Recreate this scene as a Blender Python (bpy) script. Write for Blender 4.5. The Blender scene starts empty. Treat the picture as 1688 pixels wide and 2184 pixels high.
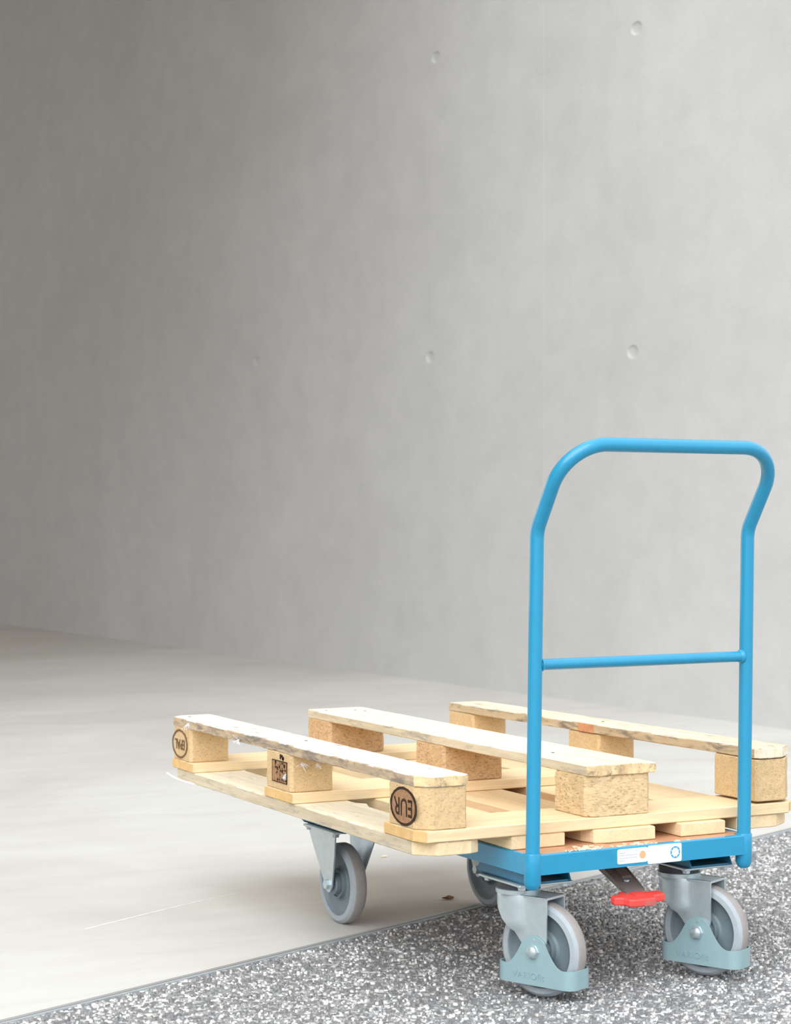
import bpy, bmesh, math, random
import numpy as np
from mathutils import Vector, Matrix, noise
PI = math.pi
S = bpy.context.scene
COL = S.collection
rnd = random.Random(7)

# ------------------------------------------------------------------ camera
H = 0.2575                      # height of the trolley deck above the ground
cam_d = bpy.data.cameras.new('camera')
cam = bpy.data.objects.new('camera', cam_d); COL.objects.link(cam)
yaw, pitch, roll = -0.473529, 0.00643, -0.000595
fw = Vector((-math.sin(yaw)*math.cos(pitch), math.cos(yaw)*math.cos(pitch), math.sin(pitch)))
rt = Vector((math.cos(yaw), math.sin(yaw), 0)); up = rt.cross(fw)
r2 = math.cos(roll)*rt + math.sin(roll)*up; u2 = -math.sin(roll)*rt + math.cos(roll)*up
M = Matrix.Identity(4)
for i in range(3):
    M[i][0], M[i][1], M[i][2] = r2[i], u2[i], -fw[i]
M.translation = (-1.5454, -2.923, 0.8239)
cam.matrix_world = M
cam_d.sensor_fit = 'VERTICAL'; cam_d.sensor_height = 36; cam_d.lens = 4156.2/2184*36
cam_d.dof.use_dof = True; cam_d.dof.focus_distance = 3.55; cam_d.dof.aperture_fstop = 8.0
cam_d.clip_end = 200
S.camera = cam

# ------------------------------------------------------------------ light: an overcast sky
world = bpy.data.worlds.new('overcast_sky'); S.world = world; world.use_nodes = True
nt = world.node_tree; nt.nodes.clear()
wo = nt.nodes.new('ShaderNodeOutputWorld'); bg = nt.nodes.new('ShaderNodeBackground')
tc = nt.nodes.new('ShaderNodeTexCoord'); sx = nt.nodes.new('ShaderNodeSeparateXYZ')
rp = nt.nodes.new('ShaderNodeValToRGB')
rp.color_ramp.elements[0].position = 0.0; rp.color_ramp.elements[0].color = (0.80, 0.84, 0.90, 1)
rp.color_ramp.elements[1].position = 1.0; rp.color_ramp.elements[1].color = (0.97, 0.99, 1.0, 1)
nt.links.new(tc.outputs['Generated'], sx.inputs[0]); nt.links.new(sx.outputs['Z'], rp.inputs[0])
nt.links.new(rp.outputs[0], bg.inputs['Color']); bg.inputs['Strength'].default_value = 0.85
nt.links.new(bg.outputs[0], wo.inputs[0])
sun_d = bpy.data.lights.new('sun', 'SUN'); sun_d.energy = 1.4; sun_d.angle = math.radians(60); sun_d.color = (0.94, 0.97, 1.0)
sun = bpy.data.objects.new('sun', sun_d); COL.objects.link(sun)
sun.rotation_euler = Vector((0.60, 0.55, -0.75)).to_track_quat('-Z', 'Y').to_euler()

S.view_settings.view_transform = 'Standard'; S.view_settings.look = 'None'
S.view_settings.exposure = 1.1; S.view_settings.gamma = 1.0; S.view_settings.use_curve_mapping = False
S.cycles.max_bounces = 10; S.cycles.diffuse_bounces = 6

# ------------------------------------------------------------------ materials
def new_mat(name):
    m = bpy.data.materials.new(name); m.use_nodes = True
    return m, m.node_tree, m.node_tree.nodes['Principled BSDF']
def N(t, kind, **kw):
    n = t.nodes.new(kind)
    for k, v in kw.items():
        if k in n.inputs: n.inputs[k].default_value = v
        else: setattr(n, k, v)
    return n
def L(t, a, b): t.links.new(a, b)
def ramp(t, fac, stops):
    r = t.nodes.new('ShaderNodeValToRGB'); e = r.color_ramp.elements
    while len(e) < len(stops): e.new(0.5)
    for i, (p, c) in enumerate(stops):
        e[i].position = p; e[i].color = (*c, 1) if len(c) == 3 else c
    L(t, fac, r.inputs[0]); return r.outputs[0]
def mix(t, fac, a, b, mode='MIX'):
    n = t.nodes.new('ShaderNodeMix'); n.data_type = 'RGBA'; n.blend_type = mode
    for s, v in ((n.inputs[0], fac), (n.inputs[6], a), (n.inputs[7], b)):
        if isinstance(v, (int, float)): s.default_value = v
        elif isinstance(v, tuple): s.default_value = (*v, 1)
        else: L(t, v, s)
    return n.outputs[2]
def coords(t, scale=(1, 1, 1), src='Object', rot=(0, 0, 0), rand=True):
    tcn = t.nodes.new('ShaderNodeTexCoord'); mp = t.nodes.new('ShaderNodeMapping')
    mp.inputs['Scale'].default_value = scale; mp.inputs['Rotation'].default_value = rot
    L(t, tcn.outputs[src], mp.inputs[0])
    if rand:
        oi = t.nodes.new('ShaderNodeObjectInfo'); ml = t.nodes.new('ShaderNodeMath'); ml.operation = 'MULTIPLY'
        ml.inputs[1].default_value = 37.0; L(t, oi.outputs['Random'], ml.inputs[0]); L(t, ml.outputs[0], mp.inputs['Location'])
    return mp.outputs[0]
def noise_n(t, vec, scale, detail=4, rough=0.55, dist=0.0):
    n = N(t, 'ShaderNodeTexNoise', Scale=scale, Detail=detail, Roughness=rough, Distortion=dist); L(t, vec, n.inputs['Vector'])
    return n.outputs[0]
def bump(t, b, h, strength, dist=0.002):
    n = N(t, 'ShaderNodeBump', Strength=strength, Distance=dist); L(t, h, n.inputs['Height']); L(t, n.outputs[0], b.inputs['Normal'])
def plain(name, col, rough=0.5, metal=0.0, var=0.08, spec=0.5, bmp=0.0, scale=60, coat=0.0):
    m, t, b = new_mat(name)
    f = noise_n(t, coords(t), scale, 5, 0.6)
    c = ramp(t, f, [(0.3, tuple(x*(1-var) for x in col)), (0.7, tuple(min(1, x*(1+var)) for x in col))])
    L(t, c, b.inputs['Base Color']); b.inputs['Roughness'].default_value = rough; b.inputs['Metallic'].default_value = metal
    b.inputs['Specular IOR Level'].default_value = spec
    if coat: b.inputs['Coat Weight'].default_value = coat; b.inputs['Coat Roughness'].default_value = 0.06; b.inputs['Coat IOR'].default_value = 1.5
    if bmp: bump(t, b, f, bmp, 0.001)
    return m
def wood(name, light, dark, stain=0.0, stain_col=(0.30, 0.29, 0.29), knots=True):
    m, t, b = new_mat(name)
    v = coords(t, (2.2, 34, 34)); g = noise_n(t, v, 1.6, 6, 0.62, 0.6)
    c = ramp(t, g, [(0.28, dark), (0.5, tuple((a+q)/2 for a, q in zip(light, dark))), (0.72, light)])
    v2 = coords(t, (8, 160, 160)); g2 = noise_n(t, v2, 1.5, 3, 0.6)
    c = mix(t, 0.35, c, ramp(t, g2, [(0.35, (0.82, 0.80, 0.77)), (0.65, (1.08, 1.08, 1.08))]), 'MULTIPLY')
    if stain:
        s = noise_n(t, coords(t, (9, 42, 42)), 1.3, 5, 0.7, 0.5)
        sf = ramp(t, s, [(0.60-0.22*stain, (0, 0, 0)), (0.74-0.18*stain, (0.85, 0.85, 0.85))])
        c = mix(t, sf, c, stain_col)
    L(t, c, b.inputs['Base Color']); b.inputs['Roughness'].default_value = 0.75; b.inputs['Specular IOR Level'].default_value = 0.25
    bump(t, b, g2, 0.35, 0.001)
    return m
def chipboard(name, base, contrast=1.0, cell=(300, 300, 520)):
    m, t, b = new_mat(name)
    v = coords(t, cell)
    vo = N(t, 'ShaderNodeTexVoronoi', Scale=1.0, Randomness=1.0); 
    nd = noise_n(t, coords(t), 90, 2)
    mx = t.nodes.new('ShaderNodeMix'); mx.data_type = 'VECTOR'; mx.inputs[0].default_value = 0.0
    L(t, v, vo.inputs['Vector'])
    sp = t.nodes.new('ShaderNodeSeparateColor'); L(t, vo.outputs['Color'], sp.inputs[0])
    k = contrast
    dk = tuple(x*(1-0.42*k) for x in base); md = base; lt = tuple(min(1, x*(1+0.28*k)) for x in base)
    c = ramp(t, sp.outputs[0], [(0.0, dk), (0.07, tuple((a+q)/2 for a, q in zip(dk, md))), (0.22, md), (0.6, tuple((a+q)/2 for a, q in zip(md, lt))), (1.0, lt)])
    big = noise_n(t, coords(t), 35, 5, 0.7)
    c = mix(t, 0.5, c, ramp(t, big, [(0.3, (0.90, 0.885, 0.86)), (0.7, (1.05, 1.05, 1.05))]), 'MULTIPLY')
    L(t, c, b.inputs['Base Color']); b.inputs['Roughness'].default_value = 0.85; b.inputs['Specular IOR Level'].default_value = 0.2
    bump(t, b, nd, 0.6, 0.0015)
    return m

W_NEW = wood('fresh_pine', (0.80, 0.63, 0.40), (0.71, 0.53, 0.31))
W_PALE = wood('pale_pine', (0.84, 0.77, 0.62), (0.70, 0.60, 0.43), stain=0.2, stain_col=(0.50, 0.46, 0.40))
W_GREY = wood('weathered_pine', (0.84, 0.80, 0.71), (0.66, 0.60, 0.50), stain=0.42, stain_col=(0.30, 0.295, 0.30))
W_WORN = wood('worn_pine', (0.80, 0.71, 0.56), (0.62, 0.50, 0.34), stain=0.42, stain_col=(0.30, 0.27, 0.25))
W_CUT = wood('sawn_end_grain', (0.74, 0.49, 0.22), (0.62, 0.39, 0.16))
E_GREY = wood('grey_weathered_edge', (0.60, 0.46, 0.30), (0.40, 0.30, 0.20), stain=0.55, stain_col=(0.17, 0.15, 0.13))
E_TAN = wood('tan_sawn_edge', (0.66, 0.57, 0.42), (0.50, 0.41, 0.28), stain=0.3, stain_col=(0.32, 0.29, 0.25))
E_BARK = wood('barky_edge', (0.62, 0.49, 0.31), (0.46, 0.35, 0.22), stain=0.5, stain_col=(0.13, 0.115, 0.105))
END_OLD = wood('old_end_grain', (0.80, 0.62, 0.36), (0.55, 0.38, 0.20), stain=0.4, stain_col=(0.20, 0.14, 0.10))
B_FINE = chipboard('fine_chipboard', (0.57, 0.405, 0.22), 0.5)
B_COARSE = chipboard('coarse_chipboard', (0.58, 0.43, 0.245), 0.75, (170, 170, 430))
B_RED = chipboard('reddish_chipboard', (0.50, 0.33, 0.18), 0.8, (210, 210, 420))
BLUE = plain('blue_powder_coat', (0.014, 0.248, 0.42), 0.34, 0, 0.03, 0.35, coat=0.45)
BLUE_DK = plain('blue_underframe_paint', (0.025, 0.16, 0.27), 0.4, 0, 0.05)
DECK = plain('brown_film_faced_plywood', (0.52, 0.27, 0.15), 0.45, 0, 0.12, 0.5, 0.1, 40)
ZINC = plain('zinc_plated_steel', (0.57, 0.65, 0.67), 0.36, 0.7, 0.06)
ZINC_DK = plain('dull_zinc_steel', (0.40, 0.42, 0.43), 0.45, 0.8, 0.08)
GUARD = plain('grey_blue_plastic', (0.25, 0.365, 0.385), 0.42, 0, 0.03)
TYRE = plain('grey_rubber_tread', (0.31, 0.285, 0.27), 0.8, 0, 0.08, 0.2)
TYRE_SIDE = plain('grey_rubber_sidewall', (0.35, 0.385, 0.41), 0.6, 0, 0.05, 0.3)
RIM = plain('slate_grey_rim', (0.15, 0.19, 0.21), 0.5, 0, 0.06)
DARK = plain('dark_gap_shade', (0.05, 0.05, 0.055), 0.6, 0, 0.1)  # near-black colour paints the shade in the gap at the ball race
ARM = plain('brown_grey_lever_steel', (0.20, 0.165, 0.155), 0.5, 0.3, 0.1)
RED = plain('red_pedal_plastic', (0.72, 0.06, 0.05), 0.4, 0, 0.05)
RED_DULL = plain('worn_red_plastic', (0.45, 0.10, 0.09), 0.5, 0, 0.1)
WHITE = plain('white_label_vinyl', (0.85, 0.86, 0.86), 0.35, 0, 0.01)
PRINT_GREY = plain('grey_print', (0.38, 0.42, 0.48), 0.6, 0, 0.02)
PRINT_PALE = plain('pale_blue_print', (0.62, 0.70, 0.78), 0.6, 0, 0.02)
PRINT_BLUE = plain('blue_print', (0.04, 0.28, 0.62), 0.5, 0, 0.2, 0.5, 0, 300)
PRINT_ORANGE = plain('orange_print', (0.85, 0.38, 0.20), 0.5, 0, 0.05)
FAINT = plain('faint_brand', (0.17, 0.10, 0.055), 0.9, 0, 0.5, 0.1, 0, 200)
BURN = plain('burnt_brand', (0.05, 0.03, 0.02), 0.9, 0, 0.5, 0.1, 0, 200)
SCORCH = plain('scorched_wood', (0.34, 0.19, 0.10), 0.9, 0, 0.25, 0.1, 0, 120)
DOWN = plain('white_down', (0.85, 0.85, 0.86), 0.9, 0, 0.02)
LEAFM = plain('dry_brown_leaf', (0.22, 0.11, 0.05), 0.8, 0, 0.3, 0.2, 0.2, 150)
CHIP = plain('pale_wood_shaving', (0.80, 0.68, 0.50), 0.8, 0, 0.1)
NAIL = plain('rusty_nail_head', (0.12, 0.09, 0.08), 0.6, 0.5, 0.2)

def concrete_wall():
    m, t, b = new_mat('smooth_formwork_concrete')
    a = noise_n(t, coords(t, (0.7, 1, 0.8), rand=False), 0.9, 5, 0.6, 0.4)
    c = ramp(t, a, [(0.3, (0.485, 0.478, 0.464)), (0.5, (0.510, 0.505, 0.493)), (0.7, (0.535, 0.531, 0.520))])
    st = noise_n(t, coords(t, (2.2, 2.2, 0.5), rand=False), 1.6, 4, 0.55)
    c = mix(t, 0.5, c, ramp(t, st, [(0.3, (0.955, 0.955, 0.96)), (0.7, (1.03, 1.03, 1.03))]), 'MULTIPLY')
    bl = noise_n(t, coords(t, (1, 1, 1.2), rand=False), 4.5, 5, 0.62, 0.5)
    c = mix(t, 0.55, c, ramp(t, bl, [(0.3, (0.905, 0.91, 0.92)), (0.62, (1.035, 1.035, 1.025))]), 'MULTIPLY')
    fi = noise_n(t, coords(t, (1, 1, 1), rand=False), 40, 4, 0.7)
    c = mix(t, 0.5, c, ramp(t, fi, [(0.35, (0.96, 0.96, 0.96)), (0.65, (1.03, 1.03, 1.03))]), 'MULTIPLY')
    L(t, c, b.inputs['Base Color']); b.inputs['Roughness'].default_value = 0.7; b.inputs['Specular IOR Level'].default_value = 0.25
    bump(t, b, bl, 0.08, 0.01)
    return m
def concrete_floor():
    m, t, b = new_mat('trowelled_concrete')
    v = coords(t, (0.8, 0.8, 1), rand=False, rot=(0, 0, 0.4))
    a = noise_n(t, v, 0.9, 7, 0.62, 0.8)
    c = ramp(t, a, [(0.3, (0.475, 0.46, 0.43)), (0.5, (0.53, 0.518, 0.488)), (0.72, (0.575, 0.565, 0.538))])
    s = noise_n(t, coords(t, (0.6, 2.6, 1), rand=False, rot=(0, 0, -0.35)), 2.4, 6, 0.65, 0.7)
    c = mix(t, 0.7, c, ramp(t, s, [(0.32, (0.91, 0.90, 0.88)), (0.6, (1.03, 1.03, 1.03))]), 'MULTIPLY')
    p = noise_n(t, coords(t, rand=False), 22, 3, 0.6)
    c = mix(t, ramp(t, p, [(0.70, (0, 0, 0)), (0.78, (0.4, 0.4, 0.4))]), c, (0.30, 0.28, 0.25))
    L(t, c, b.inputs['Base Color']); b.inputs['Roughness'].default_value = 0.6; b.inputs['Specular IOR Level'].default_value = 0.3
    bump(t, b, p, 0.05, 0.002)
    return m
def asphalt():
    m, t, b = new_mat('chip_sealed_asphalt')
    v = N(t, 'ShaderNodeTexVoronoi', Scale=95.0); L(t, coords(t, rand=False), v.inputs['Vector'])
    sp = t.nodes.new('ShaderNodeSeparateColor'); L(t, v.outputs['Color'], sp.inputs[0])
    c = ramp(t, sp.outputs[0], [(0.0, (0.15, 0.15, 0.155)), (0.45, (0.20, 0.20, 0.205)), (0.75, (0.28, 0.28, 0.28)), (0.92, (0.58, 0.57, 0.55))])
    L(t, c, b.inputs['Base Color']); b.inputs['Roughness'].default_value = 0.7
    bump(t, b, v.outputs['Distance'], 0.5, 0.004)
    return m
def chip_mat():
    m, t, b = new_mat('stone_chips')
    at = t.nodes.new('ShaderNodeAttribute'); at.attribute_name = 'tone'
    n = noise_n(t, coords(t, rand=False), 260, 3)
    c = mix(t, 0.5, at.outputs['Color'], ramp(t, n, [(0.3, (0.8, 0.8, 0.8)), (0.7, (1.1, 1.1, 1.1))]), 'MULTIPLY')
    L(t, c, b.inputs['Base Color']); b.inputs['Roughness'].default_value = 0.6
    return m
WALL = concrete_wall(); FLOOR = concrete_floor(); ASPH = asphalt(); CHIPS = chip_mat()

# ------------------------------------------------------------------ mesh helpers
def obj(name, bm, mats, parent=None, loc=(0, 0, 0), rot=(0, 0, 0), smooth=None):
    me = bpy.data.meshes.new(name)
    bmesh.ops.recalc_face_normals(bm, faces=bm.faces)
    bm.to_mesh(me); bm.free()
    for m in (mats if isinstance(mats, (list, tuple)) else [mats]): me.materials.append(m)
    o = bpy.data.objects.new(name, me); COL.objects.link(o)
    o.location = loc; o.rotation_euler = rot
    if parent is not None: o.parent = parent
    if smooth is not None:
        for p in me.polygons: p.use_smooth = True
        me.set_sharp_from_angle(angle=math.radians(smooth))
    return o
def empty(name, loc=(0, 0, 0), rz=0, parent=None):
    o = bpy.data.objects.new(name, None); COL.objects.link(o); o.location = loc; o.rotation_euler = (0, 0, rz)
    o.empty_display_size = 0.1
    if parent is not None: o.parent = parent
    return o
def tag(o, label, cat=None, group=None, kind=None):
    if label: o['label'] = label
    if cat: o['category'] = cat
    if group: o['group'] = group
    if kind: o['kind'] = kind
    return o
def BM(): return bmesh.new()
def loft(bm, rings, mi=0, cap=True, closed=True):
    vs = [[bm.verts.new(p) for p in r] for r in rings]
    for a, b in zip(vs, vs[1:]):
        n = len(a)
        for i in range(n if closed else n-1):
            f = bm.faces.new((a[i], a[(i+1) % n], b[(i+1) % n], b[i])); f.material_index = mi
    if cap:
        for r in (vs[0][::-1], vs[-1]):
            f = bm.faces.new(r); f.material_index = mi
    return vs
def box(bm, x0, x1, y0, y1, z0, z1, bev=0.0, mi=0, mat=None):
    b = min(bev, (x1-x0)/2.01, (y1-y0)/2.01, (z1-z0)/2.01)
    def rect(d, z, e=0):
        if b <= 0: return [(x0, y0, z), (x1, y0, z), (x1, y1, z), (x0, y1, z)]
        c = b
        return [(x0+c, y0+d, z), (x1-c, y0+d, z), (x1-d, y0+c, z), (x1-d, y1-c, z), (x1-c, y1-d, z), (x0+c, y1-d, z), (x0+d, y1-c, z), (x0+d, y0+c, z)]
    rings = [rect(0, z0), rect(0, z1)] if b <= 0 else [rect(b, z0), rect(0, z0+b), rect(0, z1-b), rect(b, z1)]
    if b > 0:
        rings[0] = [(min(max(p[0], x0+b), x1-b), min(max(p[1], y0+b), y1-b), z0) for p in rings[0]]
        rings[-1] = [(min(max(p[0], x0+b), x1-b), min(max(p[1], y0+b), y1-b), z1) for p in rings[-1]]
    if mat is not None: rings = [[tuple(mat @ Vector(p)) for p in r] for r in rings]
    loft(bm, rings, mi)
def prism(bm, pts, d0, d1, frame, mi=0, bev=0.0):
    """extrude a 2D outline pts (a,b) between d0 and d1; frame(a,b,d)->xyz"""
    if bev:
        n = len(pts); cx = sum(p[0] for p in pts)/n; cy = sum(p[1] for p in pts)/n
        def ins(p):
            v = Vector((p[0]-cx, p[1]-cy)); l = max(v.length, 1e-6); v *= (l-bev)/l; return (cx+v.x, cy+v.y)
        ip = [ins(p) for p in pts]; s = 1 if d1 > d0 else -1
        rings = [[frame(*p, d0) for p in ip], [frame(*p, d0+s*bev) for p in pts], [frame(*p, d1-s*bev) for p in pts], [frame(*p, d1) for p in ip]]
    else: rings = [[frame(*p, d) for p in pts] for d in (d0, d1)]
    loft(bm, rings, mi)
def tube(bm, path, r, n=20, mi=0, cap=True):
    P = [Vector(p) for p in path]; T = []
    for i in range(len(P)):
        a = P[max(i-1, 0)]; b = P[min(i+1, len(P)-1)]; T.append((b-a).normalized())
    ref = Vector((0, 1, 0)) if abs(T[0].y) < 0.9 else Vector((1, 0, 0))
    u = (ref - T[0]*ref.dot(T[0])).normalized(); rings = []
    for p, t in zip(P, T):
        u = (u - t*u.dot(t)).normalized(); w = t.cross(u)
        rings.append([tuple(p + r*(math.cos(2*PI*k/n)*u + math.sin(2*PI*k/n)*w)) for k in range(n)])
    loft(bm, rings, mi, cap)
def lathe(bm, prof, n=48, frame=None, mi=0, cap=True):
    """prof: list of (axial, radius[, mat]) ; frame(axial, a, b)->xyz"""
    rings = [[frame(p[0], p[1]*math.cos(2*PI*k/n), p[1]*math.sin(2*PI*k/n)) for k in range(n)] for p in prof]
    vs = [[bm.verts.new(q) for q in r] for r in rings]
    for j in range(len(prof)-1):
        m = prof[j][2] if len(prof[j]) > 2 else mi
        for k in range(n):
            f = bm.faces.new((vs[j][k], vs[j][(k+1) % n], vs[j+1][(k+1) % n], vs[j+1][k])); f.material_index = m
    if cap:
        f = bm.faces.new(vs[0][::-1]); f.material_index = prof[0][2] if len(prof[0]) > 2 else mi
        f = bm.faces.new(vs[-1]); f.material_index = prof[-2][2] if len(prof[-2]) > 2 else mi
def text_into(bm, s, size, frame, mi=0, depth=0.0005, xs=1.0, spacing=1.0, bold=0.0):
    cu = bpy.data.curves.new('lettering', 'FONT'); cu.body = s; cu.size = size; cu.align_x = 'CENTER'; cu.align_y = 'CENTER'
    cu.extrude = depth/2; cu.space_character = spacing; cu.offset = bold; cu.resolution_u = 3
    o = bpy.data.objects.new('lettering', cu); COL.objects.link(o)
    dg = bpy.context.evaluated_depsgraph_get(); me = bpy.data.meshes.new_from_object(o.evaluated_get(dg))
    vs = [bm.verts.new(frame(v.co.x*xs, v.co.y, v.co.z)) for v in me.vertices]
    for p in me.polygons:
        try: bm.faces.new([vs[i] for i in p.vertices]).material_index = mi
        except ValueError: pass
    bpy.data.objects.remove(o); bpy.data.meshes.remove(me); bpy.data.curves.remove(cu)

# ------------------------------------------------------------------ setting
E0 = Vector((-0.6505, 0.2688, 0)); E1 = Vector((1.8277, 1.3035, 0))
ED = (E1-E0).normalized(); EN = Vector((-ED.y, ED.x, 0))      # EN points into the hall
WA = Vector((2.9292, 13.045, 0)); WD = Vector((0.0522, -0.9986, 0)).normalized(); WN = Vector((WD.y, -WD.x, 0))
if WN.x > 0: WN = -WN                                          # points into the hall, towards -x
def wallpt(s, z, d=0.0): return WA + WD*s + Vector((0, 0, z)) + WN*d
# where the opening line meets the wall
den = WD.x*ED.y - WD.y*ED.x
sw = ((E0.x-WA.x)*ED.y - (E0.y-WA.y)*ED.x)/den
CEIL = 5.7
XL, YB = -22.0, 23.0
edge_r = E0 + ED*((wallpt(sw, 0)-E0).dot(ED)+0.6); edge_l = E0 + ED*((XL-E0.x)/ED.x)

def slab(name, poly, z0, z1, mat):
    bm = BM(); loft(bm, [[(p[0], p[1], z) for p in poly] for z in (z0, z1)])
    return obj(name, bm, mat)
wb = WA + WD*(-(YB-WA.y)) if False else WA + WD*((YB-WA.y)/WD.y)
floor = slab('floor', [edge_l, edge_r, (wb.x+0.6, YB, 0), (XL, YB, 0)], -0.15, 0.0, FLOOR); tag(floor, 'smooth light grey concrete floor of the hall', kind='structure')
g0 = edge_l - EN*0.016; g1 = E0 + ED*40 - EN*0.016
ground = slab('ground', [(-40, -40, 0), (45, -40, 0), (g1.x, g1.y, 0), (g0.x, g0.y, 0), (-40, g0.y-12, 0)], -0.2, -0.004, ASPH)
tag(ground, 'grey chip sealed asphalt in front of the hall', kind='structure')
# steel edge angle and dark joint between concrete and asphalt
bm = BM()
def ef(a, b, d): p = E0 + ED*a + EN*b; return (p.x, p.y, d)
la, lb = (edge_l-E0).dot(ED), (edge_r-E0).dot(ED)
prism(bm, [(la, -0.010), (lb, -0.010), (lb, 0.0), (la, 0.0)], -0.06, -0.004, ef, 1)
prism(bm, [(la, -0.017), (lb, -0.017), (lb, -0.010), (la, -0.010)], -0.05, -0.0015, ef, 0)
STEEL = plain('weathered_edge_steel', (0.40, 0.44, 0.46), 0.5, 0.2, 0.1); JOINT = plain('dark_joint_filler', (0.07, 0.07, 0.075), 0.8, 0, 0.15)
tag(obj('trim_1', bm, [STEEL, JOINT]), 'thin steel edge strip between concrete floor and asphalt', kind='structure')

# the big concrete wall: a backing slab with cast panels as parts, shallow tie plugs as sub-parts
ang = math.atan2(WD.y, WD.x)
wall = empty('wall_right', WA, ang); tag(wall, 'tall smooth grey concrete wall behind the trolley', kind='structure')
inv = -1 if Matrix.Rotation(ang, 3, 'Z') @ Vector((0, 1, 0)) @ WN < 0 else 1     # local y that looks into the hall
seams = [(YB-WA.y)/WD.y, -0.35, 3.82, 7.99, sw]
HOLES = [(2.40, 1.988), (4.866, 1.835), (6.94, 1.704), (8.695, 1.598), (7.0, 3.273), (8.726, 3.044)]
def wf(s, z, d): return (s, inv*d, z)
def plate_with_holes(a, b, z0, z1, holes, r, t):
    cu = bpy.data.curves.new('outline', 'CURVE'); cu.dimensions = '2D'; cu.fill_mode = 'BOTH'; cu.extrude = t/2
    for pts in [[(a, z0), (b, z0), (b, z1), (a, z1)]] + [[(hs+1.3*r*math.cos(2*PI*q/32), hz+r*math.sin(2*PI*q/32)) for q in range(32)] for hs, hz in holes]:
        sp = cu.splines.new('POLY'); sp.points.add(len(pts)-1); sp.use_cyclic_u = True
        for p, c in zip(sp.points, pts): p.co = (c[0], c[1], 0, 1)
    o = bpy.data.objects.new('outline', cu); COL.objects.link(o)
    me = bpy.data.meshes.new_from_object(o.evaluated_get(bpy.context.evaluated_depsgraph_get()))
    bm = BM(); bm.from_mesh(me); bpy.data.objects.remove(o); bpy.data.meshes.remove(me); bpy.data.curves.remove(cu)
    for v in bm.verts: v.co = wf(v.co.x, v.co.y, v.co.z - t/2)
    bmesh.ops.remove_doubles(bm, verts=bm.verts, dist=1e-5)
    return bm
for k in range(len(seams)-1):
    a, b = seams[k]+0.001, seams[k+1]-0.001
    hh = [h for h in HOLES if a < h[0] < b]
    bm = plate_with_holes(a, b, -0.1, CEIL, hh, 0.031, 0.020)
    pan = obj('panel', bm, WALL, wall)
    for (hs, hz) in hh:
        hb = BM(); fr = lambda ax, u, v: (hs+1.3*u, inv*ax, hz+v)
        lathe(hb, [(0.0, 0.0312), (-0.0015, 0.0300), (-0.0065, 0.0230), (-0.0072, 0.0190), (-0.0072, 0.0003)], 32, fr, cap=False)
        obj('tie_hole', hb, WALL, pan, smooth=40)
    if k:
        bm = BM(); prism(bm, [(seams[k]-0.004, -0.05), (seams[k]+0.004, -0.05), (seams[k]+0.003, CEIL), (seams[k]-0.003, CEIL)], -0.005, 0.0022, wf)
        obj('seam_fin', bm, WALL, wall)
bm = BM(); prism(bm, [(seams[0], -0.1), (sw, -0.1), (sw, CEIL), (seams[0], CEIL)], -0.42, -0.0205, wf)
obj('backing', bm, WALL, wall)

bm = BM(); box(bm, XL-0.4, XL, edge_l.y-0.2, YB, -0.1, CEIL); tag(obj('wall_left', bm, WALL), 'unseen far left concrete wall of the hall, added to shape the light', kind='structure')  # unseen side wall, put in for its effect on the hall light
CE = 3.1                        # unseen roof, placed and tinted for its light, stops this far behind the floor edge: open sky in front
ceil = slab('ceiling', [edge_l+EN*CE, edge_r+EN*CE, (wb.x+0.6, YB+0.4, 0), (XL-0.4, YB+0.4, 0)], CEIL, CEIL+0.4, plain('warm_bounce_roof', (0.76, 0.65, 0.50), 0.7, 0, 0.1)); tag(ceil, 'unseen flat roof over the hall, tinted to warm the bounced light', kind='structure')

# chalk-like scratch in the floor
bm = BM(); pa, pb = Vector((-0.2963, 0.902)), Vector((0.1269, 1.1208)); dd = (pb-pa); nn = Vector((-dd.y, dd.x)).normalized()
top, bot = [], []
for i in range(25):
    q = i/24; c = pa + dd*q + nn*(0.006*math.sin(q*PI*0.9)); w = 0.0034*(1-0.7*q)*(0.7+0.3*math.sin(i*2.3))+0.0004
    top.append((c.x+nn.x*w, c.y+nn.y*w, 0.0004)); bot.append((c.x-nn.x*w, c.y-nn.y*w, 0.0004))
loft(bm, [top, bot], cap=False, closed=False)
obj('chalk_scratch', bm, plain('chalk_white', (0.78, 0.77, 0.75), 0.9), floor)['label'] = 'thin white scratch line'

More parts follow.
